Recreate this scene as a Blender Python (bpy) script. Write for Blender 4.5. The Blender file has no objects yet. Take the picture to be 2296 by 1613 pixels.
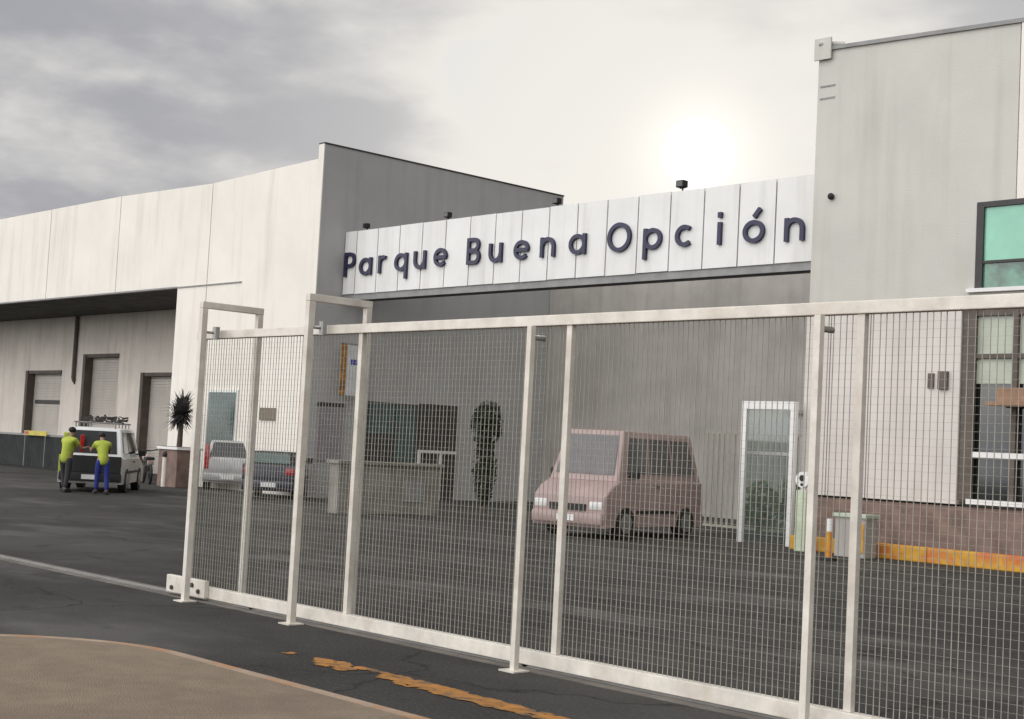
import bpy, bmesh, math, random
from mathutils import Vector, Matrix, noise
random.seed(7)
S = bpy.context.scene
COL = S.collection
R = math.radians

# ---------------- camera ----------------
F_PX, CX, CY, CAM_H = 3268.0, 1148.0, 806.5, 1.6
AZ, PIT, ROL = R(42.9), R(3.6), R(3.0)
fwd0 = Vector((-math.cos(AZ), math.sin(AZ), 0))
rgt0 = Vector((math.sin(AZ), math.cos(AZ), 0))
fwd = fwd0 * math.cos(PIT) + Vector((0, 0, math.sin(PIT)))
up0 = rgt0.cross(fwd)
xc = rgt0 * math.cos(ROL) + up0 * math.sin(ROL)
yc = -rgt0 * math.sin(ROL) + up0 * math.cos(ROL)
cam = bpy.data.cameras.new('camera')
cam.sensor_width = 36; cam.lens = 36 * F_PX / 2296
cam.clip_start = 0.1; cam.clip_end = 3000
co = bpy.data.objects.new('camera', cam); COL.objects.link(co)
m = Matrix((xc, yc, -fwd)).transposed().to_4x4(); m.translation = Vector((0, 0, CAM_H))
co.matrix_world = m
S.camera = co

# ---------------- sky, sun, exposure ----------------
sun_dir = Vector((-0.631, 0.748, 0.2065)).normalized()
SUN_EL = math.asin(sun_dir.z); SUN_AZ = math.atan2(sun_dir.x, sun_dir.y)
W = bpy.data.worlds.new('World'); S.world = W; W.use_nodes = True
nt = W.node_tree; nt.nodes.clear(); N = nt.nodes.new; LK = nt.links.new
out = N('ShaderNodeOutputWorld'); bg = N('ShaderNodeBackground'); LK(bg.outputs[0], out.inputs[0])
sky = N('ShaderNodeTexSky'); sky.sky_type = 'NISHITA'; sky.sun_disc = False
sky.sun_elevation = SUN_EL; sky.sun_rotation = SUN_AZ; sky.air_density = 1.0; sky.dust_density = 2.0
bg.inputs[1].default_value = 0.1
geo = N('ShaderNodeTexCoord')
def vm(op, a, b):
    n = N('ShaderNodeVectorMath'); n.operation = op
    for i, v in enumerate((a, b)):
        if hasattr(v, 'links'): LK(v, n.inputs[i])
        else: n.inputs[i].default_value = v
    return n
def mt(op, a, b=0.0, c=0.0, clamp=False):
    n = N('ShaderNodeMath'); n.operation = op; n.use_clamp = clamp
    for i, v in enumerate((a, b, c)):
        if hasattr(v, 'links'): LK(v, n.inputs[i])
        else: n.inputs[i].default_value = v
    return n.outputs[0]
def mixc(f, a, b, mode='MIX'):
    n = N('ShaderNodeMix'); n.data_type = 'RGBA'; n.blend_type = mode
    for k, v in ((0, f), (6, a), (7, b)):
        if hasattr(v, 'links'): LK(v, n.inputs[k])
        else: n.inputs[k].default_value = v
    return n.outputs[2]
D = geo.outputs['Generated']
mp = N('ShaderNodeMapping'); LK(D, mp.inputs[0]); mp.inputs['Scale'].default_value = (1, 1, 2.6); mp.inputs['Location'].default_value = (0.35, 0.1, 0.2)
nz = N('ShaderNodeTexNoise'); LK(mp.outputs[0], nz.inputs['Vector']); nz.inputs['Scale'].default_value = 4.6; nz.inputs['Detail'].default_value = 7; nz.inputs['Roughness'].default_value = 0.52
nz2 = N('ShaderNodeTexNoise'); LK(mp.outputs[0], nz2.inputs['Vector']); nz2.inputs['Scale'].default_value = 11; nz2.inputs['Detail'].default_value = 5
sd = vm('DOT_PRODUCT', D, sun_dir).outputs['Value']
# clouds are darkest away from the sun to the left and upward, thin and bright towards it
sm = N('ShaderNodeMapRange'); sm.interpolation_type = 'SMOOTHSTEP'; LK(sd, sm.inputs[0])
sm.inputs[1].default_value = math.cos(R(15)); sm.inputs[2].default_value = math.cos(R(4.5)); sunny = sm.outputs[0]
dens = mt('ADD', mt('MULTIPLY', nz.outputs[0], 1.0), mt('MULTIPLY', nz2.outputs[0], 0.45))
dens = mt('SUBTRACT', dens, mt('MULTIPLY', sunny, 0.24))
mr = N('ShaderNodeMapRange'); LK(dens, mr.inputs[0]); mr.interpolation_type = 'SMOOTHSTEP'
mr.inputs[1].default_value = 0.47; mr.inputs[2].default_value = 0.84
cl = mr.outputs[0]
K = 10.0  # world strength is 0.1, so cloud radiances are written times ten
cloud = mixc(cl, (0.392 * K, 0.390 * K, 0.390 * K, 1), (0.180 * K, 0.186 * K, 0.212 * K, 1))
blue = N('ShaderNodeMapRange'); blue.interpolation_type = 'SMOOTHSTEP'; LK(dens, blue.inputs[0])
blue.inputs[1].default_value = 0.50; blue.inputs[2].default_value = 0.40; blue.inputs[4].default_value = 0.55
cloud = mixc(mt('MULTIPLY', blue.outputs[0], mt('SUBTRACT', 1.0, sunny)), cloud, (0.27 * K, 0.33 * K, 0.42 * K, 1))
# thin veil lit through near the sun
veil = mt('POWER', mt('MAXIMUM', sd, 0.0), 34.0)
cloud = mixc(mt('MULTIPLY', veil, 0.65, clamp=True), cloud, (0.410 * K, 0.408 * K, 0.405 * K, 1))
disc = N('ShaderNodeMapRange'); disc.interpolation_type = 'SMOOTHSTEP'; LK(sd, disc.inputs[0])
disc.inputs[1].default_value = math.cos(R(1.5)); disc.inputs[2].default_value = math.cos(R(0.35)); disc.inputs[4].default_value = 0.8 * K
core = mt('ADD', disc.outputs[0], mt('MULTIPLY', mt('POWER', mt('MAXIMUM', sd, 0.0), 1500.0), 0.13 * K))
ad = N('ShaderNodeCombineColor'); LK(core, ad.inputs[0]); LK(mt('MULTIPLY', core, 0.97), ad.inputs[1]); LK(mt('MULTIPLY', core, 0.9), ad.inputs[2])
cloud = mixc(1.0, cloud, ad.outputs[0], 'ADD')
# unseen sky behind the camera is brightened to light the facing walls
bk = vm('DOT_PRODUCT', D, Vector((-0.22, -0.93, 0.30)).normalized()).outputs['Value']
bkf = mt('MULTIPLY_ADD', mt('MAXIMUM', mt('SUBTRACT', bk, 0.10), 0.0), 4.6, 0.0)
bk2 = mt('MAXIMUM', vm('DOT_PRODUCT', D, Vector((0.9, 0.35, 0.25)).normalized()).outputs['Value'], 0.0)  # sky on this side dimmed so walls facing it stay darker
gain = mt('SUBTRACT', mt('ADD', 1.0, bkf), mt('MULTIPLY', bk2, 0.25))
cg = N('ShaderNodeCombineColor')
for i, k in enumerate((1.03, 1.0, 0.945)): LK(mt('MULTIPLY', gain, k), cg.inputs[i])
cloud = mixc(1.0, cloud, cg.outputs[0], 'MULTIPLY')
skyd = mixc(1.0, sky.outputs[0], (0.16, 0.2, 0.28, 1), 'MULTIPLY')
final = mixc(0.95, skyd, cloud)
LK(final, bg.inputs[0])
sl = bpy.data.lights.new('sun', 'SUN'); sl.energy = 0.5; sl.angle = R(12); sl.color = (1, 0.93, 0.84)
so = bpy.data.objects.new('sun', sl); COL.objects.link(so)
so.rotation_euler = sun_dir.to_track_quat('Z', 'Y').to_euler()
S.view_settings.view_transform = 'Standard'; S.view_settings.look = 'None'
S.view_settings.exposure = 1.04; S.view_settings.gamma = 1.0
S.view_settings.use_curve_mapping = False

# ---------------- helpers ----------------
def ray(x, y):
    u, v = x - CX, y - CY
    return fwd + xc * (u / F_PX) - yc * (v / F_PX)
fwd_c = fwd
def at(x, y, X=None, Y=None, Z=None):
    d = fwd + xc * ((x - CX) / F_PX) - yc * ((y - CY) / F_PX)
    t = X / d.x if X is not None else (Y / d.y if Y is not None else (Z - CAM_H) / d.z)
    return Vector((0, 0, CAM_H)) + d * t

def tag(o, label=None, cat=None, group=None, kind=None):
    for k, v in (('label', label), ('category', cat), ('group', group), ('kind', kind)):
        if v: o[k] = v
    return o
def empty(name, loc, label, cat, rz=0.0, group=None):
    o = bpy.data.objects.new(name, None); COL.objects.link(o)
    o.location = loc; o.rotation_euler = (0, 0, rz); o.empty_display_size = 0.2
    return tag(o, label, cat, group)

class MB:
    def __init__(s): s.bm = bmesh.new()
    def box(s, x0, x1, y0, y1, z0, z1, bev=0.0):
        b = bmesh.new()
        r = bmesh.ops.create_cube(b, size=1)
        for v in b.verts:
            v.co = Vector(((x0 + x1) / 2 + v.co.x * (x1 - x0), (y0 + y1) / 2 + v.co.y * (y1 - y0), (z0 + z1) / 2 + v.co.z * (z1 - z0)))
        if bev: bmesh.ops.bevel(b, geom=b.edges[:], offset=bev, segments=2, affect='EDGES', profile=0.6)
        s.add(b); return s
    def add(s, b, M=None):
        if M is not None: b.transform(M)
        me = bpy.data.meshes.new('tmp'); b.to_mesh(me); b.free(); s.bm.from_mesh(me); bpy.data.meshes.remove(me)
    def poly(s, pts, thick, axis='y'):
        """polygon given in world coords, extruded by vector thick"""
        b = bmesh.new(); t = Vector(thick)
        vs = [b.verts.new(p) for p in pts]; f = b.faces.new(vs)
        r = bmesh.ops.extrude_face_region(b, geom=[f])
        for v in [g for g in r['geom'] if isinstance(g, bmesh.types.BMVert)]: v.co += t
        bmesh.ops.recalc_face_normals(b, faces=b.faces[:])
        s.add(b); return s
    def tube(s, p, q, r, n=10, r2=None):
        p, q = Vector(p), Vector(q); d = q - p
        b = bmesh.new()
        bmesh.ops.create_cone(b, cap_ends=True, segments=n, radius1=r, radius2=r if r2 is None else r2, depth=d.length)
        b.transform(Matrix.Translation((p + q) / 2) @ d.to_track_quat('Z', 'Y').to_matrix().to_4x4())
        s.add(b); return s
    def path(s, pts, r, n=8):
        for a, b in zip(pts[:-1], pts[1:]): s.tube(a, b, r, n)
        return s
    def ball(s, c, r, sc=(1, 1, 1), sub=2):
        b = bmesh.new(); bmesh.ops.create_icosphere(b, subdivisions=sub, radius=r)
        b.transform(Matrix.Translation(c) @ Matrix.Diagonal((*sc, 1))); s.add(b); return s
    def quad(s, *p):
        s.bm.faces.new([s.bm.verts.new(v) for v in p]); return s
    def build(s, name, mat, parent=None, smooth=False, label=None):
        me = bpy.data.meshes.new(name); s.bm.to_mesh(me); s.bm.free()
        me.materials.append(mat)
        if smooth:
            for p in me.polygons: p.use_smooth = True
            try: me.set_sharp_from_angle(angle=R(35))
            except Exception: pass
        o = bpy.data.objects.new(name, me); COL.objects.link(o)
        if parent is not None: o.parent = parent
        if label: o['label'] = label
        return o

# ---------------- materials ----------------
def mat(name, c, rough=0.7, metal=0.0, var=0.12, scale=3.0, bump=0.0, bscale=60.0, c2=None, streak=0.0, spec=0.5, trans=0.0, coat=0.0, emit=None, patches=None):
    mm = bpy.data.materials.new(name); mm.use_nodes = True
    t = mm.node_tree; b = t.nodes['Principled BSDF']
    tc = t.nodes.new('ShaderNodeTexCoord')
    n1 = t.nodes.new('ShaderNodeTexNoise'); n1.inputs['Scale'].default_value = scale; n1.inputs['Detail'].default_value = 8; n1.inputs['Roughness'].default_value = 0.62
    g = t.nodes.new('ShaderNodeNewGeometry')
    t.links.new(g.outputs['Position'], n1.inputs['Vector'])
    rp = t.nodes.new('ShaderNodeValToRGB')
    a = c; c2_ = c2 or tuple(max(0, v * (1 - 2.2 * var)) for v in c)
    rp.color_ramp.elements[0].position = 0.36; rp.color_ramp.elements[1].position = 0.66
    rp.color_ramp.elements[0].color = (*c2_, 1)
    rp.color_ramp.elements[1].color = (*a, 1)
    t.links.new(n1.outputs[0], rp.inputs[0])
    colr = rp.outputs[0]
    def mul(colr, fac_socket, dark):
        mx = t.nodes.new('ShaderNodeMix'); mx.data_type = 'RGBA'; mx.blend_type = 'MULTIPLY'
        t.links.new(fac_socket, mx.inputs[0]); t.links.new(colr, mx.inputs[6]); mx.inputs[7].default_value = dark
        return mx.outputs[2]
    if streak:   # run-off stains: noise stretched along z
        mp_ = t.nodes.new('ShaderNodeMapping'); mp_.inputs['Scale'].default_value = (2.2, 2.2, 0.16)
        t.links.new(g.outputs['Position'], mp_.inputs[0])
        n2 = t.nodes.new('ShaderNodeTexNoise'); n2.inputs['Scale'].default_value = 1.6; n2.inputs['Detail'].default_value = 6
        t.links.new(mp_.outputs[0], n2.inputs['Vector'])
        r2 = t.nodes.new('ShaderNodeMapRange'); t.links.new(n2.outputs[0], r2.inputs[0])
        r2.inputs[1].default_value = 0.5; r2.inputs[2].default_value = 0.72; r2.inputs[4].default_value = streak
        colr = mul(colr, r2.outputs[0], (0.55, 0.5, 0.42, 1))
    if patches:
        n3 = t.nodes.new('ShaderNodeTexNoise'); n3.inputs['Scale'].default_value = patches[0]; n3.inputs['Detail'].default_value = 4
        t.links.new(g.outputs['Position'], n3.inputs['Vector'])
        r3 = t.nodes.new('ShaderNodeMapRange'); t.links.new(n3.outputs[0], r3.inputs[0])
        r3.inputs[1].default_value = 0.5; r3.inputs[2].default_value = 0.64; r3.inputs[4].default_value = patches[1]
        mx = t.nodes.new('ShaderNodeMix'); mx.data_type = 'RGBA'
        t.links.new(r3.outputs[0], mx.inputs[0]); t.links.new(colr, mx.inputs[6]); mx.inputs[7].default_value = (*patches[2], 1)
        colr = mx.outputs[2]
    t.links.new(colr, b.inputs['Base Color'])
    b.inputs['Roughness'].default_value = rough; b.inputs['Metallic'].default_value = metal
    b.inputs['Specular IOR Level'].default_value = spec
    b.inputs['Transmission Weight'].default_value = trans
    b.inputs['Coat Weight'].default_value = coat
    if emit: b.inputs['Emission Color'].default_value = (*emit[0], 1); b.inputs['Emission Strength'].default_value = emit[1]
    if bump:
        nb = t.nodes.new('ShaderNodeTexNoise'); nb.inputs['Scale'].default_value = bscale; nb.inputs['Detail'].default_value = 5
        t.links.new(g.outputs['Position'], nb.inputs['Vector'])
        bp = t.nodes.new('ShaderNodeBump'); bp.inputs['Strength'].default_value = bump; bp.inputs['Distance'].default_value = 0.02
        t.links.new(nb.outputs[0], bp.inputs['Height']); t.links.new(bp.outputs[0], b.inputs['Normal'])
    return mm
M = {}
M['facade'] = mat('painted concrete cream', (0.86, 0.82, 0.735), 0.85, var=0.035, scale=0.5, streak=0.22, bump=0.15)
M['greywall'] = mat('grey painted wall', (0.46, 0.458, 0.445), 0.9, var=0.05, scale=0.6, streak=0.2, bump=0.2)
M['innerwall'] = mat('recessed wall beige', (0.82, 0.76, 0.67), 0.9, var=0.06, scale=0.7, streak=0.3, bump=0.2)
M['soffit'] = mat('soffit with painted shade', (0.10, 0.10, 0.085), 0.95, var=0.25, scale=1.4)  # shade under the overhang is put into this dark colour
M['tower'] = mat('tower render', (0.60, 0.59, 0.53), 0.9, var=0.05, scale=0.45, streak=0.18, bump=0.25, bscale=30)
M['towerlow'] = mat('tower lower cladding', (0.68, 0.64, 0.585), 0.85, var=0.06, scale=0.6, streak=0.2, bump=0.15)
M['fascia'] = mat('fascia panel white', (0.80, 0.80, 0.765), 0.55, var=0.04, scale=0.8, streak=0.25)
M['lowwall'] = mat('dull beige render', (0.30, 0.285, 0.25), 0.9, var=0.15, scale=2, streak=0.3)
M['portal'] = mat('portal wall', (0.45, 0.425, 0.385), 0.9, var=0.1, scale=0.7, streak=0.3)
M['trimdark'] = mat('dark trim', (0.05, 0.048, 0.045), 0.6)
M['trimgrey'] = mat('grey trim', (0.30, 0.30, 0.29), 0.6)
M['letter'] = mat('navy letter', (0.018, 0.018, 0.06), 0.45, var=0.1)
M['doorframe'] = mat('brown frame and reveal shade', (0.13, 0.105, 0.085), 0.7, var=0.15)
M['shutter'] = mat('roller shutter', (0.60, 0.56, 0.49), 0.6, var=0.05, scale=1.5, streak=0.2)
M['gate'] = mat('gate cream paint', (0.80, 0.755, 0.665), 0.45, var=0.10, scale=5, streak=0.25, patches=(3.5, 0.28, (0.45, 0.36, 0.28)), bump=0.1)
M['wire'] = mat('galvanised wire', (0.37, 0.355, 0.29), 0.55, var=0.1, scale=8)
M['road'] = mat('asphalt', (0.043, 0.041, 0.037), 0.88, var=0.16, scale=0.9, bump=0.9, bscale=90, patches=(0.35, 0.5, (0.062, 0.058, 0.051)), spec=0.3)
M['track'] = mat('track concrete', (0.20, 0.18, 0.155), 0.9, var=0.2, scale=3, bump=0.5)
M['pave'] = mat('brown pavement', (0.285, 0.225, 0.16), 0.9, var=0.10, scale=4, bump=0.8, bscale=110, patches=(1.2, 0.45, (0.20, 0.145, 0.11)), spec=0.3)
M['kerb'] = mat('faded kerb', (0.42, 0.31, 0.22), 0.9, var=0.12, scale=5, bump=0.5, patches=(3.0, 0.8, (0.42, 0.19, 0.06)))
M['orange'] = mat('worn orange paint', (0.50, 0.22, 0.04), 0.8, var=0.2, scale=8, patches=(5, 0.95, (0.13, 0.09, 0.05)))
M['yellow'] = mat('yellow kerb paint', (0.66, 0.35, 0.03), 0.7, var=0.12, scale=4, patches=(2.4, 0.9, (0.55, 0.13, 0.04)))
M['plinth'] = mat('brown plinth', (0.27, 0.185, 0.15), 0.9, var=0.2, scale=3, bump=0.6, patches=(2, 0.5, (0.20, 0.15, 0.13)))
M['white'] = mat('white paint', (0.80, 0.79, 0.76), 0.45, var=0.04)
M['black'] = mat('black rubber', (0.02, 0.02, 0.02), 0.7)
M['glass'] = mat('dark glass', (0.015, 0.018, 0.018), 0.06, var=0.05, spec=0.8)
M['greenglass'] = mat('green tinted glass', (0.22, 0.58, 0.40), 0.12, var=0.1, scale=1.2, spec=0.7, coat=0.3)
M['greenlow'] = mat('green glass with dark patches', (0.10, 0.30, 0.20), 0.12, var=0.3, scale=2.5, spec=0.7, coat=0.3, patches=(2.2, 0.9, (0.01, 0.06, 0.035)))  # lower pane: darker green with random near-black green patches
M['tealglass'] = mat('teal glass', (0.045, 0.11, 0.105), 0.12, var=0.2, scale=1.5, spec=0.7)
M['frosted'] = mat('pale blind behind glass', (0.46, 0.50, 0.40), 0.35, var=0.08, scale=2)
M['timber'] = mat('orange brown timber', (0.33, 0.19, 0.11), 0.6, var=0.15, scale=6)
M['leaf'] = mat('leaf', (0.10, 0.19, 0.045), 0.6, var=0.25, scale=6)
M['leafdark'] = mat('leaf dark', (0.035, 0.055, 0.028), 0.6, var=0.25, scale=6)
M['leafdull'] = mat('dusty spiky leaf', (0.05, 0.048, 0.042), 0.7, var=0.2, scale=6)
M['bark'] = mat('bark', (0.11, 0.09, 0.07), 0.9, var=0.2, scale=9, bump=0.6)
M['steel'] = mat('dull steel', (0.42, 0.42, 0.40), 0.35, metal=0.7, var=0.1)
M['vanglass'] = mat('hazy grey van glass', (0.10, 0.095, 0.095), 0.15, spec=0.7)  # paler glass, reflection and haze put into the colour
M['red'] = mat('pink glow car paint', (0.38, 0.27, 0.25), 0.55, var=0.08, scale=2, coat=0.4)  # pink haze of a lens glow put into the paint colour
M['carwhite'] = mat('white car paint', (0.78, 0.79, 0.78), 0.28, var=0.03, coat=0.5)
M['carlime'] = mat('lime car paint', (0.42, 0.50, 0.04), 0.35, var=0.08, coat=0.4)
M['carbeige'] = mat('grey beige car paint', (0.52, 0.52, 0.47), 0.4, var=0.08, coat=0.3)
M['carblue'] = mat('dark blue car paint', (0.018, 0.02, 0.05), 0.35, coat=0.5)
M['carsilver'] = mat('silver car paint', (0.50, 0.50, 0.49), 0.3, metal=0.3, coat=0.5)
M['teal'] = mat('teal paint', (0.05, 0.13, 0.14), 0.4)
M['blue'] = mat('blue paint', (0.015, 0.02, 0.35), 0.45)
M['lampred'] = mat('red lamp lens', (0.45, 0.01, 0.015), 0.15, coat=0.6)
M['lampclear'] = mat('clear lamp lens', (0.75, 0.75, 0.72), 0.1, coat=0.6)
M['cloth'] = mat('banner cloth', (0.72, 0.73, 0.74), 0.8, var=0.06, scale=3)
M['purple'] = mat('muted purple panel', (0.30, 0.27, 0.29), 0.6, var=0.08)
M['hedge'] = mat('dark screen', (0.022, 0.026, 0.026), 0.8, var=0.3, scale=2)
M['sign'] = mat('brown plate', (0.19, 0.155, 0.11), 0.6)

# ---------------- setting ----------------
def road_mat():
    mm = M['road']; t = mm.node_tree; b = t.nodes['Principled BSDF']; L = t.links.new; Nn = t.nodes.new
    g = Nn('ShaderNodeNewGeometry')
    src = b.inputs['Base Color'].links[0].from_socket
    def noise_(sc, lo, hi, det=5, warp=(1, 1, 1)):
        m_ = Nn('ShaderNodeMapping'); m_.inputs['Scale'].default_value = warp; L(g.outputs['Position'], m_.inputs[0])
        n = Nn('ShaderNodeTexNoise'); n.inputs['Scale'].default_value = sc; n.inputs['Detail'].default_value = det; L(m_.outputs[0], n.inputs['Vector'])
        r_ = Nn('ShaderNodeMapRange'); r_.inputs[1].default_value = lo; r_.inputs[2].default_value = hi; L(n.outputs[0], r_.inputs[0]); return r_.outputs[0]
    def mixin(f, col, c, k=1.0, mode='MIX'):
        q = Nn('ShaderNodeMath'); q.operation = 'MULTIPLY'; L(f, q.inputs[0]); q.inputs[1].default_value = k
        mx = Nn('ShaderNodeMix'); mx.data_type = 'RGBA'; mx.blend_type = mode; L(q.outputs[0], mx.inputs[0]); L(col, mx.inputs[6]); mx.inputs[7].default_value = (*c, 1); return mx.outputs[2]
    c = mixin(noise_(0.3, .46, .64, 5, (.75, 1.2, 1)), src, (.080, .076, .068), .7)         # worn pale lanes
    c = mixin(noise_(1.3, .60, .68, 4), c, (.022, .021, .020), .75)                        # oil stains
    c = mixin(noise_(38, .52, .70, 3), c, (.15, .145, .13), .35)                            # aggregate
    v = Nn('ShaderNodeTexVoronoi'); v.feature = 'DISTANCE_TO_EDGE'; v.inputs['Scale'].default_value = .33
    w_ = Nn('ShaderNodeTexNoise'); w_.inputs['Scale'].default_value = 1.5; w_.inputs['Detail'].default_value = 6; L(g.outputs['Position'], w_.inputs['Vector'])
    ad_ = Nn('ShaderNodeVectorMath'); ad_.operation = 'ADD'; L(g.outputs['Position'], ad_.inputs[0]); L(w_.outputs['Color'], ad_.inputs[1]); L(ad_.outputs[0], v.inputs['Vector'])
    r_ = Nn('ShaderNodeMapRange'); r_.inputs[1].default_value = .012; r_.inputs[2].default_value = .003; L(v.outputs[0], r_.inputs[0])
    c = mixin(r_.outputs[0], c, (.015, .014, .013), .8)                                     # cracks
    L(c, b.inputs['Base Color'])
    rr = Nn('ShaderNodeMapRange'); rr.inputs[3].default_value = .9; rr.inputs[4].default_value = .48; L(noise_(.5, .5, .66, 4, (.8, 1.2, 1)), rr.inputs[0]); L(rr.outputs[0], b.inputs['Roughness'])
road_mat()
road = MB(); road.quad((-400, -300, 0), (300, -300, 0), (300, 400, 0), (-400, 400, 0))
tag(road.build('road', M['road']), kind='structure')
g = MB().box(-30.0, 2.0, 7.50, 7.82, -0.05, 0.006); tag(g.build('gate_track', M['track']), kind='structure')
g = MB().box(-30.0, 2.0, 7.63, 7.67, 0.0, 0.022); tag(g.build('track_rail', M['steel']), kind='structure')
# raised pavement with a rounded corner, brown slab inside and a worn painted kerb round it
PZ = 0.10
def outline(inset):
    pts = []
    # straight edge on the right, corner on the left, seen edge first
    e = 5.32 - inset
    pts += [(6, e), (-8.9 + inset * 0, e)]
    cx_, cy_, r_ = -8.9, e - 1.75 , 1.75
    n = 18
    for i in range(1, n + 1):
        a = R(90 + 90 * i / n)
        pts.append((cx_ + math.cos(a) * (r_ * 0.9 - 0), cy_ + math.sin(a) * r_))
    pts += [(-8.9 - r_ * 0.9 , -9 + inset), (6, -9 + inset)]
    return pts
def scaled(inset):
    p = outline(0); 
    q = []
    c = Vector((-3.0, 0.0))
    for x, y in p:
        q.append((x + (inset if x < -8.9 else 0) * min(1, (-8.9 - x) / 1.5), y - (inset if y > 3 else 0) * (1 if y > 3.6 else (y - 3) / .6), 0))
    return q
kb = MB(); o1 = [(x, y, 0) for x, y in outline(0)]; kb.poly(o1, (0, 0, PZ))
tag(kb.build('kerb', M['kerb']), kind='structure')
pv = MB(); pv.poly([(x, y, PZ) for x, y, _ in scaled(0.11)], (0, 0, 0.006))
tag(pv.build('pavement', M['pave']), kind='structure')
# worn orange line on the road in front of the gate: irregular, broken paint as one marking
ln = MB(); kz = 0
for i in range(1500):
    x = -9.2 + random.random() ** 1.0 * 9.5; y = 6.38 + random.uniform(-.115, .115)
    wear = noise.noise(Vector((x * 1.9, y * 5, 3.3)))
    if wear < -.08 - .15 * (abs(y - 6.38) < .06): continue
    rr_ = random.uniform(.03, .085); a0 = random.uniform(0, 6.28); kz += 1
    ln.bm.faces.new([ln.bm.verts.new((x + rr_ * random.uniform(.6, 1.2) * math.cos(a0 + k * 1.047), y + .55 * rr_ * random.uniform(.6, 1.2) * math.sin(a0 + k * 1.047), .004 + kz * 3e-6)) for k in range(6)])
bmesh.ops.recalc_face_normals(ln.bm, faces=ln.bm.faces[:])
for f_ in ln.bm.faces:
    f_.normal_update()
    if f_.normal.z < 0: f_.normal_flip()
tag(ln.build('road_marking', M['orange']), kind='structure')

# ---------------- warehouse on the left ----------------
FY = 24.0; SX = -34.17
wh = empty('warehouse', (-45, FY, 0), 'long cream warehouse with deep shaded loading recess, left of the lettered entrance', 'warehouse')
def P(mb, name, m, parent, **k):
    o = mb.build(name, m, parent, **k)
    o.matrix_parent_inverse = Matrix.Translation(-parent.location) if parent.type == 'EMPTY' and parent.parent is None else Matrix.Identity(4)
    return o
def sub(mb, name, m, part, **k):           # a child of a part that is itself built in world coordinates
    o = mb.build(name, m, part, **k); return o
w = MB()
SOF = 6.36
# facade panels above and right of the recess, 25 mm joints
edges = [-96, -87, -79, -71.2, -63.6, -57.6, -51.47, -46.11, -41.9, -40.12, -36.9, SX - .26]
def topz(x):
    if x < -46: return 9.70
    if x < -40.2: return 9.70 - (x + 46) / 5.8 * 0.14
    return 9.56 + (x + 40.2) / 6.03 * 0.16
for a, b in zip(edges[:-1], edges[1:]):
    j0 = 0.0 if a in (-41.9, -36.9) else 0.022
    j1 = 0.0 if b in (-41.9, -36.9, SX - .26) else 0.022
    zb = SOF if b <= -41.8 else 0.0
    w.poly([(a + j0, FY, zb), (b - j1, FY, zb), (b - j1, FY, topz(b)), (a + j0, FY, topz(a))], (0, 0.16, 0))
P(w, 'facade', M['facade'], wh)
w = MB(); w.box(-96, -41.9, FY + 0.162, FY + 0.3, SOF + .1, 9.45); w.box(-41.86, SX - 0.26, FY + 0.162, FY + 0.3, 0, 9.42)
P(w, 'facade_backing', M['trimgrey'], wh)
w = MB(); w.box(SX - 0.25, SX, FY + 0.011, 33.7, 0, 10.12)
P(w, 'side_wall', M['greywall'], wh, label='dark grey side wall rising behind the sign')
w = MB(); w.box(SX - .255, SX + .003, FY - .02, FY + .010, 0, 10.12); P(w, 'wall_end', M['facade'], wh)
w = MB(); w.box(SX - 0.27, SX + 0.02, FY - 0.02, 33.72, 10.122, 10.165)
P(w, 'parapet_cap', M['trimdark'], wh)
w = MB(); w.box(-96, SX - .3, FY + 0.3, 33.7, 9.1, 9.25); w.box(-96, SX - .3, 33.3, 33.7, 0, 9.1)
P(w, 'roof', M['trimgrey'], wh)
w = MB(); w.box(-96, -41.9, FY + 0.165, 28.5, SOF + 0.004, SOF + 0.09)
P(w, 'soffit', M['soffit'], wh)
w = MB(); w.box(-96.0, -41.9, FY + .0, FY + .162, SOF - .05, SOF - .004)
w.box(-38.17 - 3.7, -38.1, FY - .03, FY - .002, SOF - .06, SOF - .02)
P(w, 'drip_edge', M['trimgrey'], wh)
w = MB(); w.box(-41.9, -41.62, FY + .301, 28.4, 0, SOF); P(w, 'recess_cheek', M['innerwall'], wh)
RB = 28.5
doors = [(-62.35, -59.0, 4.06), (-56.95, -54.0, 4.72), (-52.0, -49.7, 3.93), (-72.0, -68.5, 4.06)]
w = MB(); xs = -96
for (a, b, z) in sorted(doors):
    w.box(xs, a, RB, RB + .45, 0, SOF + .05); w.box(a, b, RB, RB + .45, z, SOF + .05); xs = b
w.box(xs, -41.4, RB, RB + .45, 0, SOF + .05)
P(w, 'recess_wall', M['innerwall'], wh)
for i, (a, b, z) in enumerate(sorted(doors)):
    d = MB()
    nsl = int(z / 0.11)
    for k in range(nsl):
        z0 = k * z / nsl; d.box(a + .001, b - .001, RB + .26, RB + .33, z0 + .012, z0 + z / nsl)
    d.box(a, b, RB + .33, RB + .36, 0, z)
    dp = P(d, 'roller_door', M['shutter'], wh)
    f = MB(); f.box(a, a + .22, RB - .10, RB + .25, 0, z); f.box(a + .22, b, RB - .06, RB + .25, z - .14, z)
    sub(f, 'door_frame', M['doorframe'], dp)  # dark jamb and lintel carry the reveal's shade in their colour
    if i == 1 or abs(a + 62.35) < .1:
        h_ = MB(); h_.box(a + .5, b - .4, RB + .20, RB + .25, 2.62, 2.78); sub(h_, 'pull_bar', M['trimdark'], dp)
w = MB(); w.tube((-57.75, RB - .09, 3.7), (-57.75, RB - .09, SOF - .02), .085); w.tube((-57.75, RB - .09, 3.7), (-57.75, RB + .05, 3.5), .085)
P(w, 'downpipe', M['doorframe'], wh)
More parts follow.
